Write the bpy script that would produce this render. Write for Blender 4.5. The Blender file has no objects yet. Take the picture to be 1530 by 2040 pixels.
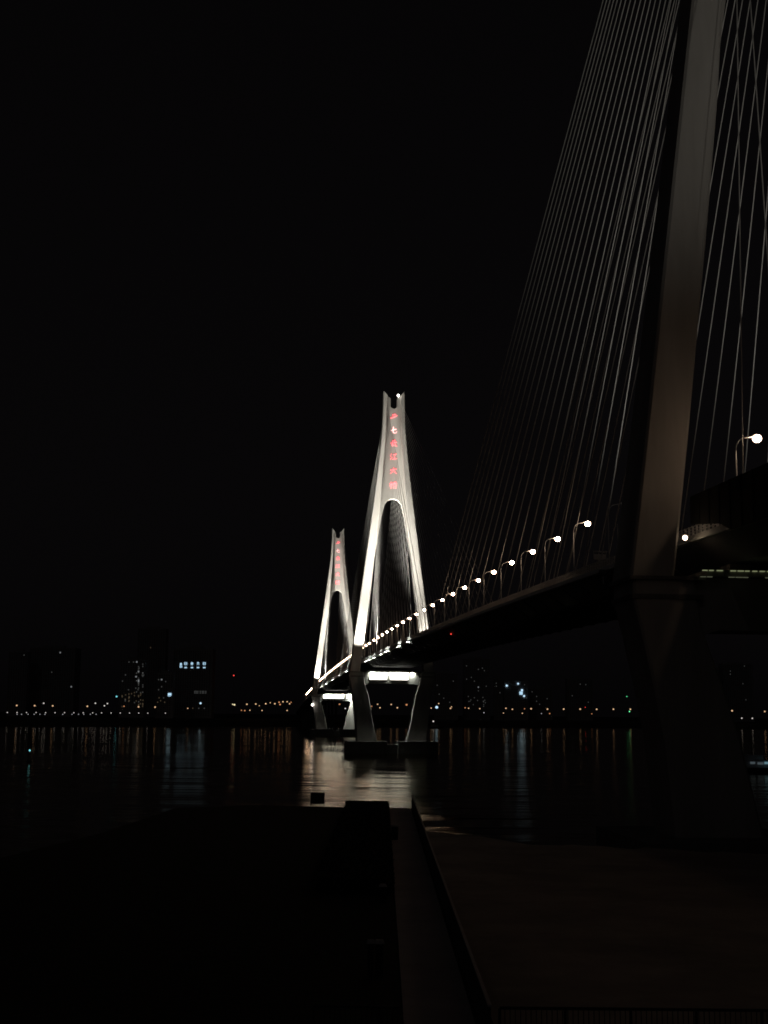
import bpy, bmesh, math, random
from mathutils import Vector, Matrix

random.seed(27)
scene = bpy.context.scene
col = scene.collection
R = math.radians

# ------------------------------------------------------------------ camera
CAM = Vector((0.0, 0.0, 22.763))
PITCH, ROLL, FPX = 0.14846, 0.009138, 2685.23          # focal length in pixels of the 1530 x 2040 photograph
FWD = Vector((0, math.cos(PITCH), math.sin(PITCH)))
R0 = Vector((1, 0, 0)); U0 = R0.cross(FWD)
RGT = math.cos(ROLL) * R0 + math.sin(ROLL) * U0
UPV = -math.sin(ROLL) * R0 + math.cos(ROLL) * U0
cd = bpy.data.cameras.new('camera'); cam = bpy.data.objects.new('camera', cd); col.objects.link(cam)
cd.sensor_fit = 'VERTICAL'; cd.sensor_height = 36.0; cd.sensor_width = 27.0
cd.lens = FPX / 2040.0 * 36.0
cd.clip_start = 0.5; cd.clip_end = 30000
M = Matrix((RGT, UPV, -FWD)).transposed().to_4x4(); M.translation = CAM
cam.matrix_world = M
scene.camera = cam

# ------------------------------------------------------------------ night sky and faint moon
SUN_EL, SUN_AZ = R(38), R(200)
world = bpy.data.worlds.new('World'); scene.world = world; world.use_nodes = True
wn, wl = world.node_tree.nodes, world.node_tree.links
for n in list(wn): wn.remove(n)
wo = wn.new('ShaderNodeOutputWorld'); bg = wn.new('ShaderNodeBackground')
sky = wn.new('ShaderNodeTexSky'); sky.sky_type = 'NISHITA'; sky.sun_disc = False
sky.sun_elevation = SUN_EL; sky.sun_rotation = SUN_AZ; sky.dust_density = 3.0
hsv = wn.new('ShaderNodeHueSaturation'); hsv.inputs['Saturation'].default_value = 0.06
glow = wn.new('ShaderNodeMix'); glow.data_type = 'RGBA'; glow.blend_type = 'MULTIPLY'; glow.inputs['Factor'].default_value = 1.0
glow.inputs[7].default_value = (1.0, .86, .94, 1)        # city glow on thin cloud
wl.new(sky.outputs[0], hsv.inputs['Color']); wl.new(hsv.outputs[0], glow.inputs[6]); flat = wn.new('ShaderNodeMix'); flat.data_type = 'RGBA'; flat.inputs['Factor'].default_value = .5
flat.inputs[7].default_value = (4.3, 3.7, 4.2, 1)         # even glow of the overcast
wl.new(glow.outputs[2], flat.inputs[6]); wl.new(flat.outputs[2], bg.inputs['Color'])
bg.inputs['Strength'].default_value = 0.00045
wl.new(bg.outputs[0], wo.inputs['Surface'])
sd = bpy.data.lights.new('moon', 'SUN'); sd.energy = 0.004; sd.angle = R(0.5); sd.color = (1.0, 0.95, 0.88)
so = bpy.data.objects.new('moon', sd); col.objects.link(so)
dirv = Vector((math.sin(SUN_AZ) * math.cos(SUN_EL), math.cos(SUN_AZ) * math.cos(SUN_EL), math.sin(SUN_EL)))
so.rotation_euler = dirv.to_track_quat('Z', 'Y').to_euler(); so.location = dirv * 500

vs = scene.view_settings
vs.view_transform = 'Standard'; vs.look = 'None'; vs.exposure = 0.0; vs.gamma = 1.0; vs.use_curve_mapping = False
scene.render.engine = 'CYCLES'
scene.cycles.use_denoising = True
scene.cycles.max_bounces = 4; scene.cycles.diffuse_bounces = 2; scene.cycles.glossy_bounces = 3
scene.cycles.sample_clamp_indirect = 3.0
scene.cycles.use_light_tree = True
scene.cycles.caustics_reflective = False; scene.cycles.caustics_refractive = False
scene.cycles.use_adaptive_sampling = False
scene.cycles.filter_width = 1.7

# ------------------------------------------------------------------ places along the bridge
HD = 0.08708                                            # heading of the bridge axis
AX = Vector((-math.sin(HD), math.cos(HD), 0)); NX = Vector((math.cos(HD), math.sin(HD), 0))
T1 = Vector((58.813, 185.825, 0)); SPAN = 616.0
def B(s, u, z):
    return T1 + AX * s + NX * u + Vector((0, 0, z))
def zf(s):                                              # height of the deck edge
    return 53.6 - (1.65e-5 if s < 600 else 1.0e-5) * (s - 600) ** 2
def at(x, y, Y):                                        # the point at distance Y on a sight line
    d = FWD + RGT * ((x - 765) / FPX) + UPV * ((1020 - y) / FPX)
    return CAM + d * (Y / d.y)
def seen(p):
    d = Vector(p) - CAM; z = d.dot(FWD)
    return 765 + FPX * d.dot(RGT) / z, 1020 - FPX * d.dot(UPV) / z

# ------------------------------------------------------------------ helpers
class MB:
    def __init__(s): s.v = []; s.f = []
    def add(s, vs_, fs):
        o = len(s.v); s.v += [tuple(v) for v in vs_]; s.f += [tuple(i + o for i in f) for f in fs]; return s
    def box(s, x0, x1, y0, y1, z0, z1):
        return s.add([(x0, y0, z0), (x1, y0, z0), (x1, y1, z0), (x0, y1, z0), (x0, y0, z1), (x1, y0, z1), (x1, y1, z1), (x0, y1, z1)],
                     [(3, 2, 1, 0), (4, 5, 6, 7), (0, 1, 5, 4), (1, 2, 6, 5), (2, 3, 7, 6), (3, 0, 4, 7)])
    def tube(s, pts, r, n=8, cap=True):
        pts = [Vector(p) for p in pts]; rr = r if isinstance(r, (list, tuple)) else [r] * len(pts)
        vs_ = []; fs = []; side = None
        for i, p in enumerate(pts):
            t = (pts[min(i + 1, len(pts) - 1)] - pts[max(i - 1, 0)]).normalized()
            if side is None:
                side = t.cross(Vector((0, 0, 1))) if abs(t.z) < .99 else t.cross(Vector((0, 1, 0)))
            side = (side - t * side.dot(t)).normalized(); up = t.cross(side)
            for k in range(n):
                a = 2 * math.pi * k / n
                vs_.append(p + (side * math.cos(a) + up * math.sin(a)) * rr[i])
        m = len(pts)
        for i in range(m - 1):
            for k in range(n):
                k2 = (k + 1) % n
                fs.append((i * n + k, i * n + k2, (i + 1) * n + k2, (i + 1) * n + k))
        if cap:
            fs.append(tuple(range(n - 1, -1, -1))); fs.append(tuple((m - 1) * n + k for k in range(n)))
        return s.add(vs_, fs)
    def loft(s, secs):                                   # list of rings with the same number of points
        n = len(secs[0]); vs_ = [p for r in secs for p in r]; fs = []
        for i in range(len(secs) - 1):
            for k in range(n):
                k2 = (k + 1) % n
                fs.append((i * n + k, i * n + k2, (i + 1) * n + k2, (i + 1) * n + k))
        fs.append(tuple(range(n - 1, -1, -1))); fs.append(tuple((len(secs) - 1) * n + k for k in range(n)))
        return s.add(vs_, fs)
    def prism_y(s, poly, y0, y1):                        # polygon in x,z pushed along y
        n = len(poly)
        vs_ = [(x, y0, z) for x, z in poly] + [(x, y1, z) for x, z in poly]
        fs = [tuple(range(n)), tuple(range(2 * n - 1, n - 1, -1))]
        fs += [(i, i + n, (i + 1) % n + n, (i + 1) % n) for i in range(n)]
        return s.add(vs_, fs)
    def ball(s, c, rx, ry, rz, n=12, m=8):
        vs_ = [(c[0], c[1], c[2] + rz)]
        for i in range(1, m):
            t = math.pi * i / m
            for k in range(n):
                a = 2 * math.pi * k / n
                vs_.append((c[0] + rx * math.sin(t) * math.cos(a), c[1] + ry * math.sin(t) * math.sin(a), c[2] + rz * math.cos(t)))
        vs_.append((c[0], c[1], c[2] - rz)); fs = []
        for k in range(n): fs.append((0, 1 + k, 1 + (k + 1) % n))
        for i in range(m - 2):
            for k in range(n):
                a = 1 + i * n + k; b = 1 + i * n + (k + 1) % n
                fs.append((a, a + n, b + n, b))
        L = len(vs_) - 1; o = 1 + (m - 2) * n
        for k in range(n): fs.append((o + k, L, o + (k + 1) % n))
        return s.add(vs_, fs)
    def xf(s, mat):
        s.v = [tuple(mat @ Vector(v)) for v in s.v]; return s
    def mesh(s, name, mat, smooth=False, bevel=0):
        me = bpy.data.meshes.new(name); me.from_pydata(s.v, [], s.f)
        bm = bmesh.new(); bm.from_mesh(me); bmesh.ops.recalc_face_normals(bm, faces=bm.faces)
        if bevel: bmesh.ops.bevel(bm, geom=bm.edges[:], offset=bevel, segments=2, affect='EDGES')
        bm.to_mesh(me); bm.free()
        if smooth:
            for p in me.polygons: p.use_smooth = True
        me.materials.append(mat); return me
    def build(s, name, mat, parent=None, smooth=False, bevel=0):
        return link(name, s.mesh(name, mat, smooth, bevel), parent)
def link(name, data, parent=None):
    o = bpy.data.objects.new(name, data); col.objects.link(o)
    if parent: o.parent = parent
    return o
def tag(o, label=None, cat=None, group=None, kind=None):
    if label: o['label'] = label
    if cat: o['category'] = cat
    if group: o['group'] = group
    if kind: o['kind'] = kind
    return o
def empty(name, loc, rz=0.0):
    o = bpy.data.objects.new(name, None); col.objects.link(o); o.location = loc; o.rotation_euler = (0, 0, rz); o.empty_display_size = .5
    return o
def copy_tree(o, parent=None):
    c = o.copy(); col.objects.link(c); c.parent = parent
    for ch in o.children: copy_tree(ch, c)
    return c
ORD = ['', 'first', 'second', 'third', 'fourth', 'fifth', 'sixth', 'seventh', 'eighth', 'ninth', 'tenth', 'eleventh', 'twelfth', 'thirteenth',
       'fourteenth', 'fifteenth', 'sixteenth', 'seventeenth', 'eighteenth', 'nineteenth']
def ordinal(n):
    if n < 20: return ORD[n]
    t = ['twent', 'thirt', 'fort', 'fift', 'sixt', 'sevent', 'eight', 'ninet'][n // 10 - 2]
    return t + 'ieth' if n % 10 == 0 else t + 'y-' + ORD[n % 10]

# ------------------------------------------------------------------ materials
def new_mat(name):
    m = bpy.data.materials.new(name); m.use_nodes = True
    return m, m.node_tree.nodes, m.node_tree.links, m.node_tree.nodes['Principled BSDF']
def rough_mat(name, c0, c1, scale=.3, rough=.8, bump=.1, stretch=(1, 1, 1), metal=0.0, bscale=4):
    m, n, l, p = new_mat(name)
    tc = n.new('ShaderNodeTexCoord'); mp = n.new('ShaderNodeMapping'); mp.inputs['Scale'].default_value = stretch
    l.new(tc.outputs['Object'], mp.inputs[0])
    a = n.new('ShaderNodeTexNoise'); a.inputs['Scale'].default_value = scale; a.inputs['Detail'].default_value = 6; a.inputs['Roughness'].default_value = .65
    l.new(mp.outputs[0], a.inputs[0])
    cr = n.new('ShaderNodeValToRGB'); cr.color_ramp.elements[0].position = .3; cr.color_ramp.elements[1].position = .7
    cr.color_ramp.elements[0].color = (*c0, 1); cr.color_ramp.elements[1].color = (*c1, 1)
    l.new(a.outputs[0], cr.inputs[0]); l.new(cr.outputs[0], p.inputs['Base Color'])
    p.inputs['Roughness'].default_value = rough; p.inputs['Metallic'].default_value = metal
    if bump:
        b = n.new('ShaderNodeTexNoise'); b.inputs['Scale'].default_value = scale * bscale; b.inputs['Detail'].default_value = 5
        l.new(mp.outputs[0], b.inputs[0])
        bp = n.new('ShaderNodeBump'); bp.inputs['Strength'].default_value = bump; bp.inputs['Distance'].default_value = .1
        l.new(b.outputs[0], bp.inputs['Height']); l.new(bp.outputs[0], p.inputs['Normal'])
    return m
def glow_mat(name, c, strength):
    m, n, l, p = new_mat(name)
    p.inputs['Base Color'].default_value = (.6, .6, .6, 1); p.inputs['Roughness'].default_value = .4
    p.inputs['Emission Color'].default_value = (*c, 1); p.inputs['Emission Strength'].default_value = strength
    return m
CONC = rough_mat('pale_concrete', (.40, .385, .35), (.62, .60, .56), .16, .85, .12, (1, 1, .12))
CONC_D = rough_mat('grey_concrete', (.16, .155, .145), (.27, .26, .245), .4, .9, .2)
CABLE = rough_mat('grey_cable_sheath', (.60, .59, .56), (.70, .69, .66), .5, .45, 0)
STEEL = rough_mat('painted_steel', (.62, .62, .60), (.74, .73, .72), .8, .5, .05)
GIRD = rough_mat('grey_girder_paint', (.10, .10, .105), (.15, .15, .15), .2, .6, .05, (1, .2, 1))
FASC = rough_mat('fascia_paint', (.74, .75, .71), (.86, .86, .83), .5, .6, .08)
ASPH = rough_mat('asphalt', (.035, .035, .036), (.06, .06, .06), 1.2, .9, .2)
DARKM = rough_mat('dark_metal', (.012, .012, .013), (.03, .03, .032), 2, .5, .05)
BARR = rough_mat('black_noise_panel', (.004, .004, .004), (.009, .009, .009), 1, .8, .05)
LAMP = glow_mat('lamp_warm', (1.0, .69, .47), 40)
WORKL = glow_mat('work_lamp', (1.0, .74, .5), 9)
LAMP_OFF = rough_mat('lamp_glass_unlit', (.3, .3, .3), (.4, .4, .4), 3, .2, 0)
NEON = glow_mat('neon_red', (1.0, .07, .10), 2.8)
NEONW = glow_mat('neon_pale_red', (1.0, .42, .42), 2.4)
BEACON = glow_mat('beacon_white', (1.0, .92, .85), 20)
REDL = glow_mat('red_light', (1.0, .06, .04), 2)
TUBE = glow_mat('lamp_tube_green_white', (.72, .80, .42), .22)
TUBE2 = glow_mat('lamp_tube_dim', (.62, .66, .42), .10)
FLOOD = glow_mat('flood_lens', (1, .95, .88), 6)

def water_material():
    m, n, l, p = new_mat('river_water'); n.remove(p); out = n['Material Output']
    tc = n.new('ShaderNodeTexCoord')
    def noise(scale, st, det):
        mp = n.new('ShaderNodeMapping'); mp.inputs['Scale'].default_value = st; l.new(tc.outputs['Object'], mp.inputs[0])
        a = n.new('ShaderNodeTexNoise'); a.inputs['Scale'].default_value = scale; a.inputs['Detail'].default_value = det; a.inputs['Roughness'].default_value = .55
        l.new(mp.outputs[0], a.inputs[0]); return a
    a = noise(.055, (.16, 1, 1), 2); b = noise(.4, (.5, 1, 1), 2); c = noise(.010, (.35, 1, 1), 3)
    b1 = n.new('ShaderNodeBump'); b1.inputs['Strength'].default_value = 1.0; b1.inputs['Distance'].default_value = .11
    l.new(a.outputs[0], b1.inputs['Height'])
    # calmer towards the sheltered far bank
    sx = n.new('ShaderNodeSeparateXYZ'); l.new(tc.outputs['Object'], sx.inputs[0])
    def calm(near, far):
        q = n.new('ShaderNodeMapRange'); q.inputs[1].default_value = 330; q.inputs[2].default_value = 780; q.inputs[3].default_value = near; q.inputs[4].default_value = far
        l.new(sx.outputs[1], q.inputs[0]); return q
    l.new(calm(2.2, .25).outputs[0], b1.inputs['Distance'])
    b2 = n.new('ShaderNodeBump'); b2.inputs['Strength'].default_value = 1.0; l.new(calm(.035, .008).outputs[0], b2.inputs['Distance'])
    l.new(b.outputs[0], b2.inputs['Height']); l.new(b1.outputs[0], b2.inputs['Normal'])
    g = n.new('ShaderNodeBsdfGlossy'); g.distribution = 'BECKMANN'; g.inputs['Color'].default_value = (1, .92, .80, 1); l.new(b2.outputs[0], g.inputs['Normal'])
    mr = n.new('ShaderNodeMapRange'); mr.inputs[1].default_value = .35; mr.inputs[2].default_value = .65; mr.inputs[3].default_value = .75; mr.inputs[4].default_value = 1.25
    l.new(c.outputs[0], mr.inputs[0]); mu = n.new('ShaderNodeMath'); mu.operation = 'MULTIPLY'
    l.new(mr.outputs[0], mu.inputs[0]); l.new(calm(.21, .14).outputs[0], mu.inputs[1]); l.new(mu.outputs[0], g.inputs['Roughness'])
    d = n.new('ShaderNodeBsdfDiffuse'); d.inputs['Color'].default_value = (.03, .028, .02, 1)
    fr = n.new('ShaderNodeFresnel'); fr.inputs['IOR'].default_value = 1.333
    mx = n.new('ShaderNodeMixShader'); l.new(fr.outputs[0], mx.inputs[0]); l.new(d.outputs[0], mx.inputs[1]); l.new(g.outputs[0], mx.inputs[2])
    l.new(mx.outputs[0], out.inputs['Surface'])
    return m
WATER = water_material()
SOIL = rough_mat('pale_packed_ground', (.24, .215, .18), (.44, .40, .35), .12, .95, .4)
BANKM = rough_mat('far_bank_earth', (.02, .02, .016), (.035, .033, .028), .02, 1, 0)
PAVE = rough_mat('path_concrete', (.42, .40, .37), (.58, .56, .51), .5, .85, .15)
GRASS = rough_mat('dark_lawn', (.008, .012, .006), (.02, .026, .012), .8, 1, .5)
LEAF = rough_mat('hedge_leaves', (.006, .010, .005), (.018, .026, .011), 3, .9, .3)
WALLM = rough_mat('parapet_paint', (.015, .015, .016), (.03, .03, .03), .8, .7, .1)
COPE = rough_mat('coping_stone', (.50, .48, .46), (.62, .60, .57), 1, .7, .1)
FACADE = rough_mat('tower_block_render', (.36, .36, .37), (.46, .46, .46), .05, .9, 0)
GLASSD = rough_mat('dark_window', (.01, .012, .015), (.02, .022, .026), 1, .15, 0)

# ------------------------------------------------------------------ setting: water, banks
MB().add([(-9000, -400, 0), (9000, -400, 0), (9000, 9000, 0), (-9000, 9000, 0)], [(0, 1, 2, 3)]).build('river', WATER)['kind'] = 'structure'

SHORE = [(-9000, 800), (-2200, 1500), (-577, 2062), (-300, 2259), (4, 2467), (335, 2684), (751, 2762), (1600, 2800), (9000, 2900)]
def shoreY(x):
    for (a, ya), (b, yb) in zip(SHORE, SHORE[1:]):
        if a <= x <= b: return ya + (yb - ya) * (x - a) / (b - a)
    return 2800
def bank():
    xs = sorted(set([x for x, _ in SHORE] + list(range(-2200, 2200, 60))))
    prof = [(-6, -2), (0, .2), (9, 3.2), (26, 9.5), (40, 11.5), (200, 12), (6000, 14)]
    m = MB(); vs_ = []; k = len(prof)
    for x in xs:
        for d, z in prof:
            vs_.append((x, shoreY(x) + d + random.uniform(-2, 2) * (0 < d < 60), z + random.uniform(-.5, .5) * (d > 5)))
    fs = [(i * k + j, (i + 1) * k + j, (i + 1) * k + j + 1, i * k + j + 1) for i in range(len(xs) - 1) for j in range(k - 1)]
    o = m.add(vs_, fs).build('far_bank', BANKM); o['kind'] = 'structure'
bank()
def near_ground():
    # riverside flat, its outer edge drops to the water
    edge = [(-400, 20), (-60, 30), (-25, 60), (-6, 110), (3, 187), (7.6, 188.5), (13, 180), (18.5, 170), (32, 166.5), (40.5, 162), (60, 160), (140, 158), (500, 150)]
    pts = []
    for (xa, ya), (xb, yb) in zip(edge, edge[1:]):
        k_ = max(1, int((xb - xa) / 1.6)) if -8 < xa < 130 else 1
        for q_ in range(k_): pts.append((xa + (xb - xa) * q_ / k_, ya + (yb - ya) * q_ / k_ + (random.uniform(-.9, .9) + 1.2 * math.sin(xa * 3 + q_ * .7) if xa >= 3 else 0)))
    edge = pts + [edge[-1]]
    vs_ = []; fs = []; rows = 26
    for i, (x, y) in enumerate(edge):
        for j in range(rows):
            t = j / (rows - 1)
            vs_.append((x, -300 + (y + 300) * t, 7 + (random.uniform(-.06, .06) if 0 < j < rows - 1 else 0)))
        vs_.append((x, y + .8, 6.2)); vs_.append((x, y + 14, 1.0)); vs_.append((x, y + 30, -2.5))
    k = rows + 3
    for i in range(len(edge) - 1):
        for j in range(k - 1): fs.append((i * k + j, (i + 1) * k + j, (i + 1) * k + j + 1, i * k + j + 1))
    MB().add(vs_, fs).build('near_bank_ground', SOIL)['kind'] = 'structure'
near_ground()

# ------------------------------------------------------------------ bridge towers
# half profile of an upper leg: z, outer x, inner x, half depth along the bridge
LEG = [(60, 23.1, 17.2, 4.6), (75, 21.15, 15.4, 4.35), (90, 19.2, 13.6, 4.1), (110, 16.6, 11.35, 3.8), (130, 14.0, 9.7, 3.55), (142, 12.45, 8.35, 3.45), (150, 11.45, 7.5, 3.4),
       (156, 10.75, 6.85, 3.35), (163, 9.85, 6.3, 3.3), (170, 9.05, 5.85, 3.3), (178, 8.2, 5.25, 3.25), (184, 7.65, 4.85, 3.25), (190, 7.15, 4.55, 3.2), (196, 6.8, 4.35, 3.2), (202, 6.6, 4.2, 3.2), (208, 6.45, 4.0, 3.2)]
def interp(tab, z, k):
    if z <= tab[0][0]: return tab[0][k]
    for a, b in zip(tab, tab[1:]):
        if z <= b[0]: return a[k] + (b[k] - a[k]) * (z - a[0]) / (b[0] - a[0])
    return tab[-1][k]
def ring(x0, x1, h, z, ch=.35):                         # chamfered rectangle
    a, b = min(x0, x1), max(x0, x1)
    return [(a + ch, -h, z), (b - ch, -h, z), (b, -h + ch, z), (b, h - ch, z), (b - ch, h, z), (a + ch, h, z), (a, h - ch, z), (a, -h + ch, z)]
def upper_leg(sg, bt):
    secs = []
    zz = [(bt, 30.71 - .1287 * bt + .25, 19.0 - (bt - 46) * .13, 4.95)] + LEG
    for z, xo, xi, h in zz: secs.append(ring(sg * xo, sg * xi, h, z))
    top = []
    xo, xi = 6.32, 3.85
    for x, y, _ in ring(sg * xo, sg * xi, 3.2, 0):
        t = (abs(x) - xi) / (xo - xi); top.append((x, y, 213.1 + 2.9 * t))
    secs.append(top)
    return MB().loft(secs)
def lower_leg(sg, bt, base):
    prof = [(base, 20.3, 8.5, 5.2), (base + 12, 21.4, 11.2, 5.2), (bt - 14, 22.9, 13.6, 5.2), (bt - 7, 24.4, 16.0, 5.2), (bt - 3, 25.4, 16.6, 5.2), (bt - .5, 25.35, 16.9, 5.2)]
    return MB().loft([ring(sg * xo, sg * xi, h, z) for z, xo, xi, h in prof])
def web_panel():
    right = []
    for z, x in [(207.3, 2.05), (211.6, 2.05), (212.2, 2.6), (213.0, 4.1), (208, 4.3), (202, 4.5), (196, 4.65), (190, 4.85), (184, 5.15), (178, 5.6), (170, 6.2), (163, 6.7), (156, 7.2), (150, 7.7), (142, 8.7), (130, 10.0), (118, 10.95), (109, 11.7)]:
        right.append((x, z))
    inner = [(10.25, 118), (8.5, 130), (6.9, 139), (5.75, 144), (4.75, 147.1), (3.4, 149.0), (1.75, 149.9)]
    slot = [(-2.05 * math.cos(t), 207.3 - 2.05 * math.sin(t)) for t in [math.pi * i / 10 for i in range(11)]]
    half = right + inner
    poly = half + [(0, 150.1)] + [(-x, z) for x, z in reversed(half)]
    poly += slot[1:-1]
    m = MB(); n = len(poly); y0, y1 = -1.75, 1.75
    bm = bmesh.new()
    a = [bm.verts.new((x, y0, z)) for x, z in poly]; b = [bm.verts.new((x, y1, z)) for x, z in poly]
    for i in range(n): bm.faces.new((a[i], a[(i + 1) % n], b[(i + 1) % n], b[i]))
    f1 = bm.faces.new(a); f2 = bm.faces.new(b)
    bmesh.ops.triangulate(bm, faces=[f1, f2]); bm.verts.index_update()
    m.v = [tuple(v.co) for v in bm.verts]; m.f = [tuple(v.index for v in f.verts) for f in bm.faces]; bm.free()
    return m
CHARS = [
    [[(-.35, .40), (.15, .55), (.55, .62)], [(-.9, -.5), (0, -.12), (.95, .28)]],
    [[(-.85, -.15), (0, .1), (.8, .3)], [(-.05, .95), (-.15, .2), (-.15, -.6), (.15, -.85), (.75, -.75), (.9, -.3)]],
    [[(.4, .95), (.05, .62), (-.2, .5)], [(-.9, -.02), (0, .15), (.9, .3)], [(-.3, .85), (-.32, .1), (-.4, -.85), (.05, -.5)], [(-.05, .1), (.35, -.4), (.95, -.8)]],
    [[(-.8, .8), (-.55, .6)], [(-.95, .3), (-.7, .1)], [(-.9, -.85), (-.65, -.5), (-.45, -.1)], [(-.1, .55), (.85, .75)], [(.4, .65), (.3, 0), (.28, -.6)], [(-.3, -.75), (.3, -.65), (1, -.5)]],
    [[(-.85, .1), (0, .3), (.85, .5)], [(.1, .95), (.0, .3), (-.35, -.4), (-.9, -.9)], [(.05, .2), (.4, -.4), (.95, -.85)]],
    [[(-1, .35), (-.2, .55)], [(-.6, .98), (-.6, 0), (-.62, -.95)], [(-.6, .35), (-.8, -.05), (-1, -.3)], [(-.55, .3), (-.25, .0)], [(.75, .98), (.4, .8), (.0, .7)],
     [(-.1, .38), (.4, .45), (1, .55)], [(.4, .8), (.3, .3), (-.1, -.1)], [(.5, .4), (.7, .15), (1, -.05)], [(.25, -.05), (.2, -.5), (.0, -.95)], [(.7, 0), (.7, -.5), (.7, -.95)]],
]
def stroke_mesh(strokes, size, wid, y, depth):
    m = MB()
    for st in strokes:
        pts = [(x * size, z * size) for x, z in st]; n = len(pts); L = []; Rr = []
        for i, (x, z) in enumerate(pts):
            a = pts[max(i - 1, 0)]; b = pts[min(i + 1, n - 1)]
            dx, dz = b[0] - a[0], b[1] - a[1]; q = math.hypot(dx, dz)
            w = wid * (1.0, .85, .8, .6, .55, .5)[min(i, 5)] if n > 1 else wid
            L.append((x - dz / q * w, z + dx / q * w)); Rr.append((x + dz / q * w, z - dx / q * w))
        m.prism_y(L + Rr[::-1], y, y + depth)
    return m
CABZ = [156, 160, 163.5, 167, 169.8, 172.4, 174.9, 177.2, 179.3, 181.6, 183.9, 186.4, 189, 191.8, 194.6, 197.2, 199.5, 201.5, 203.3, 205.1, 206.9, 208.7]
panel_mesh = web_panel().mesh('web_panel', CONC)
char_meshes = [stroke_mesh(c, 2.15, .2, -2.25, .4).mesh('character', NEONW if i == 1 else NEON) for i, c in enumerate(CHARS)]
def tower(s0, bt, base, label, lit, chars, du=0.0):
    t = empty('bridge_tower', B(s0, du, 0), HD); tag(t, label, 'bridge tower', 'bridge towers')
    for sg in (-1, 1):
        upper_leg(sg, bt).build('leg', CONC, t)
        lo = lower_leg(sg, bt, base).build('lower_leg', CONC, t)
        # ledge where the leg meets the crossbeam
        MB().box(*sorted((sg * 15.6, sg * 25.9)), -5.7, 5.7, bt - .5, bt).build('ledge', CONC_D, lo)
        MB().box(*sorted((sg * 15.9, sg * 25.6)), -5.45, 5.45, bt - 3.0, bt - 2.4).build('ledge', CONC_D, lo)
    link('web_panel', panel_mesh, t)
    # crossbeam below the deck
    cb = MB().prism_y([(-17.2, bt - .05), (17.2, bt - .05), (17.2, bt - 8.6), (15.4, bt - 7.6), (13.6, bt - 7.0), (-13.6, bt - 7.0), (-15.4, bt - 7.6), (-17.2, bt - 8.6)], -4.3, 4.3).build('crossbeam', CONC, t)
    MB().box(-15.5, 15.5, -5.9, 5.9, bt, bt + .9).build('walkway_slab', CONC_D, cb)
    for sg in (-1, 1):
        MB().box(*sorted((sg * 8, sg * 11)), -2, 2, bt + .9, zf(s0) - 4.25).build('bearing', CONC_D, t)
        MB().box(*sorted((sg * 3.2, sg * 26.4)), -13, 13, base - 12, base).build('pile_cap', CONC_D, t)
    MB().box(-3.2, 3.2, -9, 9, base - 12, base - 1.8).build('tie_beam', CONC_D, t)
    if chars:
        for me, z in zip(char_meshes, (200.5, 192.1, 184.0, 175.8, 167.2, 158.4)):
            o = link('neon_character', me, t); o.location = (0, 0, z)
    # aircraft beacon on the right prong
    if lit:
        b = MB().box(2.35, 2.95, -2.2, -1.8, 211.9, 213.0).build('beacon_bracket', STEEL, t)
        MB().ball((2.55, -2.5, 213.5), .62, .62, .62).build('beacon', BEACON, b, smooth=True)
    # stay cables: 22 on each side of each cable plane
    for sg in (-1, 1):
        for d in (-1, 1):
            for i in range(22):
                sc = d * (16.5 + 13.5 * i)
                z1 = CABZ[i]; xo = interp(LEG, z1, 1); xi = interp(LEG, z1, 2); h = interp(LEG, z1, 3)
                p1 = Vector((sg * (xi + .35), d * (h - .6), z1)); p0 = Vector((sg * 15.0 - du, sc, zf(s0 + sc) + .2))
                q = p0 + (p1 - p0).normalized() * 3.2
                c = MB().tube([p0, p1], .088 + .0012 * i, 8, False).build('stay_cable', CABLE, t, smooth=True)
    return t
tw1 = tower(0, 41.2, 7.2, 'tall unlit concrete bridge tower close by, its top out of frame', False, True, -.8)
tw2 = tower(SPAN, 47.0, 6.8, 'floodlit white middle bridge tower with glowing red characters', True, True)
tw3 = tower(2 * SPAN, 42.4, 6.6, 'smaller floodlit bridge tower farthest away with red characters', False, True)
PATCH_GLOW = glow_mat('floodlit_patch_panel', (1.0, .98, .84), 4.2)
def floodlit_patch_panels(t, bt, spans):
    for x, L in spans:                                   # glowing panels added for the floodlit patches on the crossbeam face
        b = MB().box(x - L / 2, x + L / 2, -4.55, -4.3, bt - 4.9, bt - .7).build('floodlit_patch_panel', DARKM, t)
        MB().box(x - L / 2 + .15, x + L / 2 - .15, -4.58, -4.555, bt - 4.6, bt - 1.0).build('glow_face', PATCH_GLOW, b)
floodlit_patch_panels(tw2, 47.0, ((-8.1, 10.4), (4.2, 11.0)))
floodlit_patch_panels(tw3, 42.4, ((-2.6, 21.0), (13.4, 4.8)))
def beam_lights(t, bt):
    # tubes under the walkway of the near tower, seen edge on
    x = -16.2
    for k in range(30):
        w = random.uniform(.5, .85)
        if k not in (3, 17):
            MB().box(x, x + w, -6.15, -5.95, bt + .72, bt + .86).build('lamp_tube', TUBE, t)
        if k in (0, 1, 4, 5, 6, 9, 12, 13, 18, 22, 23, 27):
            MB().box(x - .3, x + w - .2, -6.15, -5.95, bt - .12, bt - .02).build('lamp_tube', TUBE2, t)
        x += w + random.uniform(.2, .45)
beam_lights(tw1, 41.2)

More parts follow.
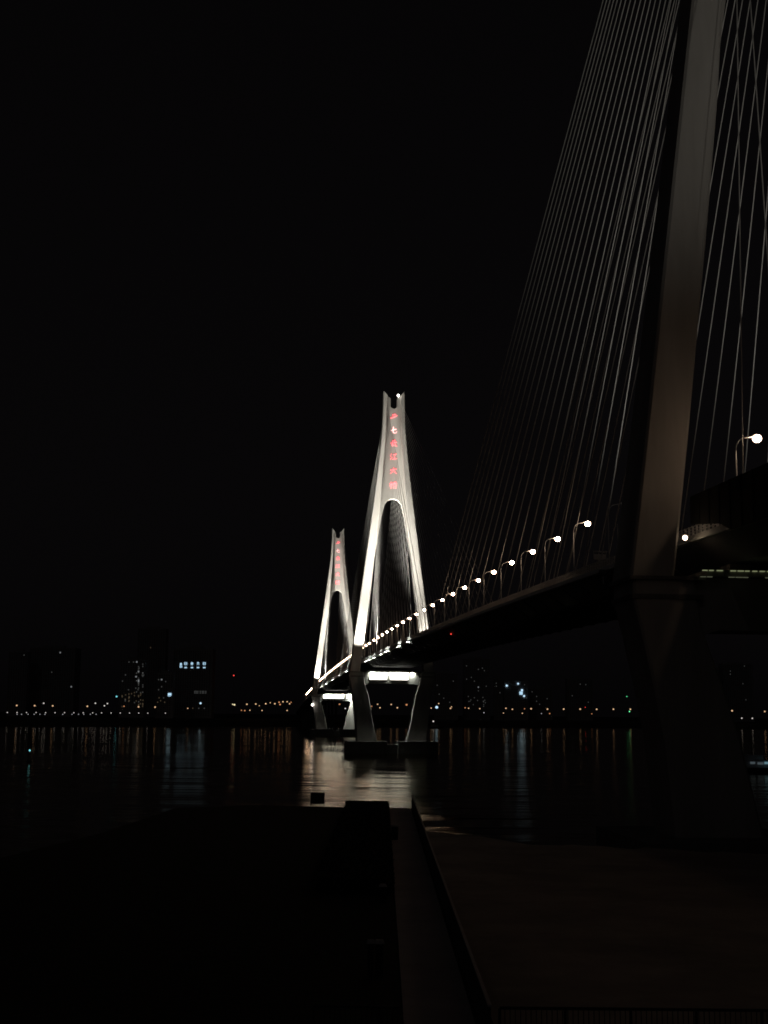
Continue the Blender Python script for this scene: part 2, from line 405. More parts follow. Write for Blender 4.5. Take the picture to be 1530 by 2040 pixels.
# ------------------------------------------------------------------ deck
deck = empty('bridge_deck', B(0, 0, 0), HD); tag(deck, 'long bridge deck with pale edge panels crossing the dark river', 'bridge deck')
S0, S1 = -260, 2330
def ribbon(prof, s0, s1, step):                         # prof: closed list of (u, dz) swept along s
    secs = []; s = s0
    while True:
        secs.append([(u, s, zf(s) + dz) for u, dz in prof])
        if s >= s1: break
        s = min(s + step, s1)
    return MB().loft(secs)
ribbon([(-15.4, -1.0), (-11.2, -4.1), (11.2, -4.1), (15.4, -1.0)], S0, S1, 27).build('box_girder', GIRD, deck)
ribbon([(-15.4, -.98), (-15.4, -.9), (15.4, -.9), (15.4, -.98)], S0, S1, 27).build('roadway', ASPH, deck)
k = 0; s = -13.6 * 19
while s < 1830:
    for u0, u1 in ((-15.85, -15.4), (15.4, 15.85)):
        if u0 > 0 and s > 700: continue
        sg = -1 if u0 < 0 else 1
        ribbon([(sg * 16.3, -1.0), (sg * 16.3, -.85), (sg * 15.7, .05), (sg * 15.42, .05), (sg * 15.42, -1.0)], s + .12, s + 13.48, 13.6).build('fascia_panel', FASC, deck)
    s += 13.6
for u in (-15.6, 15.6):
    m = MB()
    for dz in (.45, .85, 1.25):
        s = S0
        while s < 1830:
            e = min(s + 27.2, 1830)
            m.tube([(u, s, zf(s) + dz), (u, e, zf(e) + dz)], .06, 6, False); s = e
    s = S0
    while s < 1830:
        z = zf(s); m.box(u - .16, u + .16, s - .05, s + .05, z, z + 1.32); s += 1.7
    tag(m.build('railing', STEEL, deck), kind='stuff')
ribbon([(-.35, -.9), (-.2, .1), (.2, .1), (.35, -.9)], S0, 1830, 27).build('median_barrier', CONC_D, deck)
s = 20                                                   # floor beams under the deck, near part
while s < 1300:
    if min(abs(s - k2 * SPAN) for k2 in (0, 1, 2)) > 14:
        z = zf(s); MB().prism_y([(-15.3, z - 1.3), (-11.3, z - 4.35), (11.3, z - 4.35), (15.3, z - 1.3)], s - .2, s + .2).build('floor_beam', GIRD, deck)
    s += 13.5
# approach piers beyond the far tower
for i, s in enumerate((1392, 1482, 1570, 1660, 1750, 1840, 1930, 2020, 2110)):
    t = empty('approach_pier', B(s, 0, 0), HD)
    tag(t, 'slim bridge pier beyond the farthest tower, %s toward the far bank' % ordinal(i + 1), 'bridge pier', 'approach piers')
    for x in (-9, 9): MB().tube([(x, 0, -4), (x, 0, zf(s) - 6)], 1.3, 12).build('column', CONC_D, t)
    MB().box(-12, 12, -1.6, 1.6, zf(s) - 6, zf(s) - 4.2).build('cap_beam', CONC_D, t)

# noise barrier over the near side span
nb = empty('noise_barrier', B(0, 0, 0), HD); tag(nb, 'black noise barrier on the deck edge right of the near tower', 'barrier')
s = 0.0; first = True
while s > -30:
    z = zf(s); e = s - 4.0
    zz = zf(e); b0 = max(1.35 + s * .11, -1.2) if s > -14 else -1.2; b1 = max(1.35 + e * .11, -1.2) if e > -14 else -1.2
    MB().add([(-16.5, s, z + b0), (-16.35, s, z + b0), (-16.35, s, z + 5.2), (-16.5, s, z + 5.2),
              (-16.5, e + .06, zz + b1), (-16.35, e + .06, zz + b1), (-16.35, e + .06, zz + 5.2), (-16.5, e + .06, zz + 5.2)],
             [(0, 1, 2, 3), (7, 6, 5, 4), (0, 4, 5, 1), (1, 5, 6, 2), (2, 6, 7, 3), (3, 7, 4, 0)]).build('panel', BARR, nb)
    MB().box(-16.58, -16.28, e - .08, e + .08, zz + b1, zz + 5.25).build('post', BARR, nb)
    s = e

# ------------------------------------------------------------------ street lamps of the bridge
def make_lamp(lens):
    t = empty('street_lamp', (0, 0, 0))
    pole = MB().tube([(0, 0, 0), (0, 0, 3), (0, 0, 9.2)], [.13, .115, .085], 8)
    pole.build('pole', STEEL, t, smooth=True)
    pts = [(0, 0, 9.15)] + [(2.6 * (1 - math.cos(a)) / 1.0 * .5 + 0, 0, 9.15 + 1.75 * math.sin(a)) for a in [i * math.pi / 2 / 7 for i in range(1, 8)]] + [(2.4, 0, 11.05)]
    MB().tube(pts, .065, 8).build('arm', STEEL, t, smooth=True)
    h = MB().loft([[(2.2, -.12, 11.05), (2.2, .12, 11.05), (2.2, .12, 11.25), (2.2, -.12, 11.25)], [(2.6, -.25, 11.05), (2.6, .25, 11.05), (2.6, .2, 11.35), (2.6, -.2, 11.35)],
                   [(3.3, -.2, 11.05), (3.3, .2, 11.05), (3.3, .15, 11.28), (3.3, -.15, 11.28)]]).build('lamp_head', STEEL, t)
    MB().ball((2.85, 0, 10.82), .57, .54, .5, 12, 8).build('lamp_globe', lens, h, smooth=True)
    MB().box(-.22, .22, -.22, .22, 0, .35).build('base_plate', STEEL, t)
    return t
proto = make_lamp(LAMP); proto_off = make_lamp(LAMP_OFF)
used = {'on': False, 'off': False}
def place_lamp(s, u, label, lit=True, flip=False):
    key = 'on' if lit else 'off'; src = proto if lit else proto_off
    o = copy_tree(src) if used[key] else src
    used[key] = True
    o.location = B(s, u, zf(s)); o.rotation_euler = (0, 0, HD + (math.pi if flip else 0))
    tag(o, label, 'street lamp', 'street lamps on the bridge deck')
    return o
place_lamp(-14.8, -15.1, 'lit street lamp rising behind the black noise barrier')
for i, s in enumerate((-69, -124)):
    place_lamp(s, -15.1, 'street lamp on the shore end of the bridge, %s before the black barrier lamp' % ordinal(i + 1))
place_lamp(50, -15.1, 'unlit street lamp just left of the dark near tower', lit=False)
for i in range(20):
    place_lamp(77 + 27.2 * i, -15.1, 'lit street lamp between near and middle towers, %s from the near tower' % ordinal(i + 1))
for i in range(22):
    s = 77 + 27.2 * (i + 20) + 8
    place_lamp(s, -15.1, 'street lamp between middle and far towers, %s from the middle tower' % ordinal(i + 1))
for i in range(22):
    place_lamp(1244 + 27.2 * i, -15.1, 'street lamp beyond the farthest tower, %s toward the far bank' % ordinal(i + 1))
for i, s in enumerate((-90, -63, -36)):
    place_lamp(s, 15.1, 'street lamp on the far edge of the deck behind the black barrier, %s along' % ordinal(i + 1), flip=True)
t = empty('work_lamp', B(-3.6, -18.55, 46.6), HD); tag(t, 'small bright work lamp on the deck edge right of the near tower leg', 'lamp')
MB().box(-.06, .8, -.2, -.1, -.5, -.38).build('bracket', DARKM, t); MB().ball((0, -.25, 0), .34, .34, .34, 12, 8).build('lens', WORKL, t, smooth=True)
# camera mast and equipment box on the deck edge beside the near tower
t = empty('camera_mast', B(43.5, -15.2, zf(43.5)), HD); tag(t, 'thin mast with a short side arm beside the near tower', 'mast')
MB().tube([(0, 0, 0), (0, 0, 6.6)], .09, 8).build('pole', STEEL, t, smooth=True)
MB().tube([(0, 0, 5.1), (1.0, 0, 5.15), (1.25, 0, 5.0)], .06, 6).build('arm', STEEL, t)
MB().box(1.1, 1.5, -.15, .15, 4.75, 5.0).build('camera_housing', STEEL, t)
t = empty('equipment_box', B(56.5, -15.3, zf(56.5)), HD); tag(t, 'grey equipment box on a post at the deck edge', 'equipment box')
MB().tube([(0, 0, 0), (0, 0, 1.7)], .35, 8).build('post', STEEL, t)
MB().box(-1.0, 1.3, -.4, .4, 1.7, 2.7).build('cabinet', STEEL, t, bevel=.03)
MB().box(-1.15, 1.45, -.55, .55, 3.1, 3.25).build('roof', STEEL, t)
for x in (-1, 1.3): MB().box(x - .04, x + .04, -.4, .4, 2.7, 3.1).build('strut', STEEL, t)
t = empty('navigation_light', B(262, -13.6, zf(262) - 2.6), HD); tag(t, 'tiny red navigation light under the deck edge', 'navigation light')
MB().box(-.15, .15, -.15, .15, 0, .9).build('bracket', STEEL, t); MB().ball((0, 0, -.2), .2, .2, .2).build('lens', REDL, t)

# ------------------------------------------------------------------ floodlights
def flood(name_label, pos, target, power, half_deg, blend=.8, size=.5, color=(1, .95, .86), group='tower floodlights'):
    t = empty('floodlight', pos); tag(t, name_label, 'floodlight', group)
    d = (Vector(target) - Vector(pos)).normalized(); q = d.to_track_quat('Z', 'Y').to_matrix().to_4x4()
    hs = MB().loft([[(-.35, -.3, -.35), (.35, -.3, -.35), (.35, .3, -.35), (-.35, .3, -.35)], [(-.55, -.45, .25), (.55, -.45, .25), (.55, .45, .25), (-.55, .45, .25)]]).xf(q).build('housing', DARKM, t)
    MB().box(-.5, .5, -.4, .4, .26, .29).xf(q).build('lens', FLOOD, hs)
    MB().tube([(0, 0, -1.6), (0, 0, -.3)], .07, 6).build('stand', STEEL, t)
    ld = bpy.data.lights.new('flood', 'SPOT'); ld.energy = power; ld.spot_size = R(2 * half_deg); ld.spot_blend = blend; ld.shadow_soft_size = size; ld.color = color
    lo = bpy.data.objects.new('light', ld); col.objects.link(lo); lo.parent = t
    lo.location = d * .9; lo.rotation_euler = d.to_track_quat('-Z', 'Y').to_euler()
    return t
def tower_floods(s0, k, nm):
    z = zf(s0)
    for sg, sd_ in ((-1, 'left'), (1, 'right')):
        kk = k * (1.0 if sg < 0 else .62)
        flood('floodlight close in front of the %s leg of the %s tower' % (sd_, nm), B(s0 - 17, sg * 19.0, z + 1.0), B(s0 - 4, sg * 20.3, z + 27), 210e3 * k * (1.0 if sg < 0 else .36), 36, .9)
        flood('floodlight on the deck edge aimed at the %s upper leg of the %s tower' % (sd_, nm), B(s0 - 78, sg * 17.5, z + 1.5), B(s0, sg * 10.5, 152), 780e3 * kk, 33, 1.0)
    flood('floodlight below the arch of the %s tower pointing up' % nm, B(s0 - 1.0, -3, z + 1.0), B(s0, -1, 150), 900e3 * k, 8.5, .35)
    flood('second floodlight below the arch of the %s tower pointing up' % nm, B(s0 + 1.0, 3, z + 1.0), B(s0, 1, 150), 900e3 * k, 8.5, .35)
tower_floods(SPAN, 1.0, 'middle')
tower_floods(2 * SPAN, 1.0, 'farthest')
# unseen floodlights added on the side span to wash the near tower faintly
for sg, sd_ in ((-1, 'left'), (1, 'right')):
    flood('added dim floodlight on the side span aimed at the %s leg of the near tower' % sd_, B(-80, sg * 17.5, zf(-80) + 5.6), B(0, sg * 11, 150), 16e3, 34, 1.0)

for sg, sd_ in ((-1, 'left'), (1, 'right')):  # floodlights added to brighten the upper stay cables of the near tower
    flood('added floodlight on the %s ledge of the near tower aimed up its cables' % sd_, B(7.5, sg * 27.0, 42.8), B(70, sg * 13.5, 130), 24e3, 36, 1.0)

flood('floodlight lighting the right lower leg of the farthest tower', B(2 * SPAN - 13, 12.5, 44.6), B(2 * SPAN - 5, 18.5, 27), 42e3, 40, 1.0, color=(.95, 1, .9))
def wash(label, s, u, z, length, power, facing, color=(.95, 1.0, .9), width=.25):
    t = empty('strip_light', B(s, u, z), HD); tag(t, label, 'strip light', 'strip lights on the bridge')
    hx = length / 2
    if facing == 'beam': MB().box(-hx, hx, -.2, .2, .03, .16).build('housing', DARKM, t); rot = (R(32), 0, 0)
    else: MB().box(-.2, .2, -hx, hx, -.2, -.06).build('housing', DARKM, t); rot = (0, R(-142), 0)
    ld = bpy.data.lights.new('strip', 'AREA'); ld.shape = 'RECTANGLE'; ld.energy = power; ld.color = color
    ld.spread = R(115) if facing == 'beam' else R(85); ld.size = length if facing == 'beam' else width; ld.size_y = width if facing == 'beam' else length
    lo = bpy.data.objects.new('light', ld); col.objects.link(lo); lo.parent = t; lo.rotation_euler = rot
    return t
for nm, s0, bt, spans in (('middle', SPAN, 47.0, ((-8.1, 10.0), (4.2, 10.6), (12.0, 1.8))), ('farthest', 2 * SPAN, 42.4, ((-7.6, 10.0), (3.4, 9.0), (13.4, 4.6)))):
    for i, (x, L) in enumerate(spans):
        wash('strip light washing the crossbeam of the %s tower, %s from the left' % (nm, ordinal(i + 1)), s0 - 4.97, x, bt - .2, L, 340 * L, 'beam')
for i, (s, L) in enumerate(((372, 10), (412, 14), (470, 22), (505, 10), (548, 12), (580, 13), (604, 8))):
    wash('strip light along the deck edge before the middle tower, %s toward it' % ordinal(i + 1), s, -16.7, zf(s) - 1.55, L, 85 * L, 'fascia')
for i, (s, L) in enumerate(((790, 14), (880, 14), (985, 16), (1100, 20), (1190, 16), (1212, 10))):
    wash('strip light along the deck edge before the farthest tower, %s toward it' % ordinal(i + 1), s, -16.7, zf(s) - 1.55, L, 85 * L, 'fascia')

t = empty('pier_lamp', B(2 * SPAN - 5.4, -24.3, 31), HD); tag(t, 'small white work lamp on the left lower leg of the farthest tower', 'lamp')
MB().box(-.15, .15, 0, .5, -.1, .1).build('bracket', STEEL, t); MB().ball((0, -.5, 0), .9, .9, .9, 10, 6).build('lens', BEACON, t, smooth=True)
# ------------------------------------------------------------------ near terrace
TZ = 15.0
terr = MB()
poly = [(-30, 20), (2.9, 20), (2.9, 114.6), (.6, 114.4), (-11, 116.5), (-16.7, 112), (-18, 88.6), (-20.2, 73.3), (-30, 40)]
n = len(poly)
terr.add([(x, y, TZ) for x, y in poly] + [(x, y, 3) for x, y in poly], [tuple(range(n)), tuple(range(2 * n - 1, n - 1, -1))] + [(i, i + n, (i + 1) % n + n, (i + 1) % n) for i in range(n)])
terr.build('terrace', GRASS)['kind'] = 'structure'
MB().box(.62, 2.42, 20, 114.2, TZ + .004, TZ + .05).build('path', PAVE)['kind'] = 'structure'
w = empty('parapet_wall', (2.54, 32.4, TZ)); tag(w, 'low dark parapet wall along the right side of the path', 'wall')
y = 32.4; i = 0
while y < 113.9:
    e = min(y + 3.0, 114.2)
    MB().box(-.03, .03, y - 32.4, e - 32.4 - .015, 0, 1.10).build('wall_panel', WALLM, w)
    MB().box(-.045, .045, y - 32.4, e - 32.4 - .01, 1.10, 1.15).build('coping', COPE, w, bevel=.008)
    y = e
MB().box(-30, .4, 15, 20, TZ - 12, TZ).build('terrace_step', CONC_D)['kind'] = 'structure'
MB().box(.4, 40, 15, 32.5, TZ - 12, TZ - .004).build('lookout_floor', PAVE)['kind'] = 'structure'
def hedge():
    t = empty('hedge', (-1.1, 85, TZ)); tag(t, 'dark clipped hedge along the left side of the path', 'hedge')
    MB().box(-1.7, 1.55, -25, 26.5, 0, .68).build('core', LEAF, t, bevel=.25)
    m = MB(); rnd = random.Random(5)
    for _ in range(26000):
        f = rnd.random(); y = rnd.uniform(-25, 26.6); x = rnd.uniform(-1.75, 1.6); z = .68
        if f < .55: z = .68 + abs(rnd.gauss(0, .05))
        elif f < .8: x = 1.6 + rnd.gauss(0, .04); z = rnd.uniform(.05, .72)
        else: y = 26.6 + rnd.gauss(0, .05); z = rnd.uniform(.05, .74)
        a = rnd.uniform(0, 6.28); b = rnd.uniform(-1, 1); L = rnd.uniform(.05, .11)
        d1 = Vector((math.cos(a), math.sin(a), b)).normalized() * L; d2 = Vector((-math.sin(a), math.cos(a), rnd.uniform(-.5, .5))).normalized() * L * .5
        p = Vector((x, y, z))
        m.add([p - d2, p + d1, p + d2, p - d1], [(0, 1, 2, 3)])
    tag(m.build('leaves', LEAF, t), kind='stuff')
hedge()
t = empty('notice_board', (-5.35, 115.3, TZ)); tag(t, 'small square notice board on two legs at the terrace edge', 'sign')
MB().box(-.6, .6, -.03, .03, .22, 1.18).build('board', DARKM, t, bevel=.01)
for x in (-.56, .56): MB().box(x - .03, x + .03, -.035, .035, 0, 1.22).build('leg', DARKM, t)
for (x, y, h, wd, lab) in ((.10, 58.0, .62, .17, 'far low bollard with a pale cap beside the path'), (-.02, 41.9, .95, .15, 'near bollard with a pale cap beside the path'), (-.28, 41.9, .95, .12, 'slim bollard left of the near pale bollard')):
    t = empty('bollard', (x, y, TZ)); tag(t, lab, 'bollard', 'bollards by the path')
    MB().box(-wd * .8, wd * .8, -wd * .8, wd * .8, 0, h).build('post', DARKM, t, bevel=.01)
    MB().loft([[(-wd, -wd, h), (wd, -wd, h), (wd, wd, h), (-wd, wd, h)], [(-wd * .7, -wd * .7, h + .1), (wd * .7, -wd * .7, h + .1), (wd * .7, wd * .7, h + .1), (-wd * .7, wd * .7, h + .1)]]).build('cap', COPE, t)
def railing(x0, x1, label):
    t = empty('railing', (x0, 32.2, TZ)); tag(t, label, 'railing', 'lookout railings')
    L = x1 - x0
    MB().tube([(0, 0, 1.12), (L, 0, 1.12)], .035, 8).build('top_rail', DARKM, t, smooth=True)
    MB().tube([(0, 0, .15), (L, 0, .15)], .025, 8).build('bottom_rail', DARKM, t, smooth=True)
    x = 0.0
    while x <= L + .01:
        MB().box(x - .03, x + .03, -.03, .03, 0, 1.1).build('post', DARKM, t); x += 1.5
    x = .12
    while x < L:
        MB().box(x - .008, x + .008, -.008, .008, .15, 1.1).build('baluster', DARKM, t); x += .12
railing(2.75, 11.75, 'dark railing with thin bars at the bottom right corner')
railing(-1.5, .45, 'short dark railing left of the path at the bottom')
t = empty('litter_bin', (.35, 85.5, TZ)); tag(t, 'small dark litter bin standing on the left of the path', 'bin')
MB().tube([(.5, 0, .05), (.5, 0, .85)], [.2, .23], 12).build('body', DARKM, t, smooth=True)
MB().tube([(.5, 0, .85), (.5, 0, .93), (.5, 0, 1.0)], [.26, .26, .12], 12).build('lid', COPE, t)

# ------------------------------------------------------------------ far bank lights
G = {'orange': glow_mat('far_lamp_orange', (1.0, .62, .34), .85), 'dim orange': glow_mat('far_lamp_dim_orange', (1.0, .42, .18), .6),
     'white': glow_mat('far_lamp_white', (1.0, .93, .88), .7), 'faint white': glow_mat('far_lamp_faint', (.9, .9, .95), .5),
     'teal': glow_mat('far_lamp_teal', (.25, .9, 1.0), .9), 'blue-white': glow_mat('far_lamp_blue', (.55, .80, 1.0), 1.15),
     'green': glow_mat('far_lamp_green', (.12, .9, .35), 2.2), 'red': glow_mat('far_lamp_red', (1.0, .06, .05), 1.3), 'yellow': glow_mat('far_lamp_yellow', (1, .85, .5), .9)}
FARL = []
for x in (33.4, 69, 105, 174, 276, 309): FARL.append((x, 1405 + x * .012, 'orange', 1.5, 70))
for x, y in ((87, 1401), (190, 1401), (208, 1406), (214, 1401.6)): FARL.append((x, y, 'white', 1.35, 70))
FARL += [(247, 1407, 'dim orange', 1.2, 70), (374, 1411, 'orange', 1.1, 60), (399.5, 1401, 'blue-white', 2.0, 90)]
for x in (14.7, 33.9, 52.8, 71.8, 90.8, 109.6, 128.6, 147.1, 165.7, 184.6, 202.3, 221.3, 239.6, 258, 276.3, 294.4, 329.6): FARL.append((x, 1419.3 + x * .0045, 'white', .95, 40))
for x in (34, 43, 56, 68, 79.5, 89.5, 125, 143.5, 156.5, 167, 180, 191.5): FARL.append((x, 1423, 'faint white', .8, 34))
FARL += [(232.3, 1387.6, 'teal', 1.7, 120), (467, 1404, 'yellow', 1.9, 60), (463.5, 1403, 'yellow', 1.3, 60), (491.8, 1403, 'orange', 1.6, 60), (509.6, 1402.5, 'orange', 1.5, 60), (516.5, 1406, 'orange', 1.0, 60),
         (529.4, 1402, 'orange', 1.6, 60), (538.4, 1400, 'orange', 1.1, 70), (547.5, 1402, 'orange', 1.6, 60), (556, 1399, 'dim orange', 1.6, 70), (558, 1403.5, 'dim orange', 1.8, 60), (563.7, 1398, 'orange', 1.5, 70),
         (572, 1398, 'orange', 1.4, 70), (577, 1402, 'orange', 1.5, 60), (580, 1399, 'dim orange', 1.2, 60), (497.8, 1415, 'orange', 1.2, 45), (487.6, 1415.7, 'dim orange', 1.4, 45), (481, 1415, 'dim orange', 1.2, 45),
         (522, 1415.4, 'orange', 1.2, 45), (572, 1415.4, 'orange', 1.3, 45), (676.4, 1403, 'dim orange', 1.7, 60), (688, 1411.4, 'white', 1.5, 50),
         (736, 1405.5, 'dim orange', 1.3, 60), (740.6, 1407, 'dim orange', 1.4, 60), (752.4, 1403, 'orange', 1.5, 60), (757, 1410, 'orange', 1.6, 50), (779.4, 1403.4, 'orange', 1.6, 60), (791.6, 1410, 'orange', 1.7, 50), (810, 1404, 'dim orange', 2.2, 60),
         (859, 1410.6, 'orange', 1.4, 50), (870, 1409, 'blue-white', 3.2, 60), (874, 1401.6, 'orange', 1.3, 70), (897.5, 1411, 'orange', 1.7, 50), (899.5, 1408, 'orange', 1.2, 60), (926.6, 1410, 'dim orange', 1.4, 50), (933.6, 1411, 'orange', 1.4, 50),
         (955.8, 1411.8, 'orange', 1.4, 50), (1007.8, 1411, 'orange', 1.6, 50), (1020.7, 1413, 'orange', 1.6, 50), (1058, 1412, 'orange', 1.9, 50), (1045, 1412, 'dim orange', 1.2, 50),
         (1090.6, 1412.7, 'orange', 1.8, 50), (1123, 1412.7, 'orange', 1.9, 50), (1155.8, 1412.7, 'orange', 1.9, 50), (1188.7, 1413, 'orange', 1.9, 50), (1222, 1412.8, 'orange', 1.9, 50), (1255.8, 1413, 'orange', 1.9, 50),
         (964, 1419.8, 'faint white', 1.2, 38), (1003, 1420.5, 'orange', 1.2, 38), (1040.5, 1421, 'orange', 1.3, 38), (1078.6, 1421.5, 'faint white', 1.1, 38), (1095, 1421.6, 'dim orange', 1.5, 38), (1179, 1422, 'dim orange', 1.2, 38),
         (1254, 1417.4, 'green', 1.4, 45), (1248.8, 1387.6, 'green', 1.0, 160), (1166, 1409, 'red', .9, 50), (465.7, 1345.7, 'red', 1.5, 160),
         (1425.5, 1415.7, 'orange', 1.9, 50), (1458.4, 1416, 'orange', 2.1, 50), (1523.5, 1417.4, 'orange', 1.9, 50), (1415, 1430, 'white', 1.6, 36), (1436.4, 1430, 'white', 1.5, 36), (1440, 1427.5, 'white', 1.2, 40), (1457, 1430.5, 'white', 1.1, 36),
         (1477.8, 1430.7, 'white', 1.7, 36), (1498.8, 1431, 'white', 1.7, 36)]
cnt = {}
lm = {}
for x, y, c, r, dy in sorted(FARL):
    Yb = shoreY((x - 765) / FPX * 2400) + dy
    p = at(x, y, Yb); cnt[c] = cnt.get(c, 0) + 1
    g = 11.8; h = max(p.z - g, 3.0)
    o = empty('shore_lamp', (p.x, p.y, p.z - h))
    tag(o, '%s lamp on the far bank, %s of that colour from the left edge' % (c, ordinal(cnt[c])), 'lamp', 'lamps on the far bank')
    MB().tube([(0, 0, 0), (0, 0, h)], [.16, .1], 6).build('pole', DARKM, o)
    r *= .85; key = (c, r)
    if key not in lm: lm[key] = MB().ball((0, 0, 0), r, r, r * .9, 10, 6).mesh('lamp_globe', G[c], True)
    gl = link('lamp_globe', lm[key], o); gl.location = (0, 0, h)

# ------------------------------------------------------------------ far buildings
WIN = glow_mat('lit_window', (.85, .88, .85), .042); WINB = glow_mat('bright_window', (.9, .95, 1), .17); WINW = glow_mat('warm_window', (1, .72, .42), .045)
SIGNM = glow_mat('sign_blue_white', (.50, .78, 1.0), .9)
def building(x0, x1, ytop, Yo, label, wins, name='apartment_block', ledges=True):
    cx = (x0 + x1) / 2
    Yb = shoreY((cx - 765) / FPX * 2500) + Yo
    a = at(x0, ytop, Yb); b = at(x1, ytop, Yb); z1 = (a.z + b.z) / 2; W = b.x - a.x; D = W * .6
    t = empty(name, ((a.x + b.x) / 2, Yb, 12)); tag(t, label, 'building', 'buildings on the far bank')
    H = z1 - 12; hw = W / 2
    MB().box(-hw, hw, 0, D, -1, H).build('wall', FACADE, t)
    MB().box(-hw * .5, hw * .4, D * .3, D * .7, H, H + 4).build('roof_house', FACADE, t)
    m = MB(); z = 3.2
    while z < H - 1:
        m.box(-hw - .25, hw + .25, -.35, -.02, z - .25, z); z += 3.2
    tag(m.build('floor_bands', FACADE, t), kind='stuff')
    for wx, wy, kind in wins:
        p = at(wx, wy, Yb)
        s_ = {'d': (.9, 1.1, WIN), 'b': (1.2, 1.3, WINB), 'w': (.9, 1.1, WINW)}[kind]
        dx = p.x - t.location.x; dz = p.z - 12
        if abs(dx) > hw or dz > H: continue
        wdw = MB().box(dx - s_[0], dx + s_[0], -.12, -.03, dz - s_[1], dz + s_[1]).build('window', s_[2], t)
    # dark windows between them
    m = MB(); rnd = random.Random(int(x0))
    z = 5.0
    while z < H - 3:
        x = -hw + 2
        while x < hw - 2:
            m.box(x - .8, x + .8, -.06, -.015, z - .7, z + .7); x += 4.2
        z += 3.2
    tag(m.build('dark_windows', GLASSD, t), kind='stuff')
    return t, Yb
rnd = random.Random(3)
wA = [(272.5, 1318.7, 'b'), (266, 1319, 'd'), (257, 1319, 'd'), (277, 1331, 'd'), (276, 1338, 'b'), (271, 1348, 'b'), (276, 1355, 'b'), (276, 1357.5, 'b'), (283.5, 1345, 'd'), (286, 1345, 'd'), (250, 1344.5, 'd'), (244, 1357, 'd'), (270.5, 1371, 'd'), (275, 1374, 'd'), (256, 1374, 'd')]
for _ in range(34): wA.append((rnd.choice((243, 250, 257, 262, 268, 272, 276, 280, 284.5)) + rnd.uniform(-.5, .5), rnd.uniform(1378, 1408), rnd.choice('dww')))
for _ in range(22): wA.append((rnd.choice((272, 276, 284.5)), rnd.uniform(1322, 1380), 'd'))
building(240, 289, 1314, 170, 'far apartment block with scattered lit windows left of the blue sign', wA)
building(275, 331, 1252, 330, 'tall dark tower block behind the lit apartment block', [(300, 1290, 'w')])
wB = [(322, 1354, 'b'), (316, 1354, 'd'), (330, 1358, 'd'), (322, 1368, 'd'), (316, 1374, 'd'), (326, 1390, 'd'), (320, 1396, 'w'), (314, 1399, 'w'), (328, 1399, 'w'), (317, 1390, 'w')]
building(311, 345, 1340, 150, 'narrow far block with few lit windows beside the tall dark tower', wB)
wS = [(x, y, 'd') for x in (388, 391, 394, 399, 403, 406, 410) for y in (1377.5, 1380.5)]
wS += [(384, 1411, 'w'), (396, 1411, 'd'), (407, 1411, 'd')]
tb, Yb = building(346, 424, 1292, 190, 'broad dark building carrying the blue-white lit sign', wS, 'office_building')
def sign_on(t, Yb):
    g1 = [[(-.8, .8), (.8, .8)], [(.8, .8), (.8, -.8)], [(.8, -.8), (-.8, -.8)], [(-.8, -.8), (-.8, .8)], [(-.8, 0), (.8, 0)]]
    g2 = [[(-.8, .7), (.8, .7)], [(0, .9), (0, -.9)], [(-.8, 0), (.8, 0)], [(-.8, -.8), (.8, -.8)], [(-.6, .4), (-.6, -.4)], [(.6, .4), (.6, -.4)]]
    g3 = [[(-.5, .9), (-.5, -.2)], [(.5, .9), (.5, -.2)], [(-.5, .9), (.5, .9)], [(-.5, .35), (.5, .35)], [(-.2, -.2), (-.7, -.9)], [(.2, -.2), (.8, -.9)]]
    g4 = [[(-.9, .5), (.9, .5)], [(-.9, -.3), (.9, -.3)], [(-.4, .9), (-.4, -.8)], [(.4, .9), (.4, -.8)]]
    for x, y, sz, gl in ((370, 1322, 2.5, g1), (382.5, 1322, 2.5, g2), (394.6, 1322, 2.5, g3), (407, 1322, 2.5, g1), (370, 1330, 2.1, g4), (382.5, 1330, 2.1, g4), (394.6, 1330, 2.1, g4), (407, 1330, 2.1, g4), (360.5, 1323, 2.0, g2), (360.5, 1328, 2.0, g1)):
        p = at(x, y, Yb)
        m = stroke_mesh(gl, sz, .36, -.6, .4)
        if y == 1330: m.v = [(a * 1.25, b, c * .62) for a, b, c in m.v]
        o = m.build('sign_character', SIGNM, t); o.location = (p.x - t.location.x, 0, p.z - 12)
sign_on(tb, Yb)
t2, Y2 = building(332, 345, 1376, 120, 'low block with a narrow blue-white sign left of the broad dark building', [], 'shop_block')
o = stroke_mesh([[(-.8, .9), (-.8, -.9)], [(-.3, 1), (-.3, -1)], [(.3, 1), (.3, -1)], [(.8, .9), (.8, -.6)], [(-.8, .3), (.8, .3)]], 3.0, .55, -.6, .4).build('sign_character', SIGNM, t2)
p = at(338, 1384, Y2); o.location = (p.x - t2.location.x, 0, p.z - 12)
building(60, 150, 1290, 400, 'wide dark tower block near the left edge with three lit windows', [(120, 1300, 'b'), (103, 1339, 'd'), (142, 1368, 'b')])
building(18, 56, 1298, 380, 'slim dark tower block at the left edge with one lit window', [(48, 1305, 'd')])
wC = [(929.4, 1326.4, 'd'), (953, 1333.6, 'd'), (961, 1331, 'd'), (939, 1349.6, 'd'), (929.5, 1353, 'd'), (953, 1369, 'b'), (953, 1376, 'd'), (968.7, 1367, 'd'), (933, 1387.5, 'd'), (945, 1390, 'd'), (962, 1389.6, 'd'), (965, 1336, 'd'), (945, 1357, 'd')]
for _ in range(11): wC.append((rnd.uniform(928, 972), rnd.uniform(1392, 1410), 'd'))
building(924, 976, 1312, 260, 'pale-dotted far tower block right of the middle tower', wC)
building(866, 912, 1340, 240, 'dim far block just right of the middle tower', [(871, 1365, 'd'), (884, 1391, 'd'), (903, 1357, 'd'), (896, 1399, 'd'), (875, 1383, 'd')])
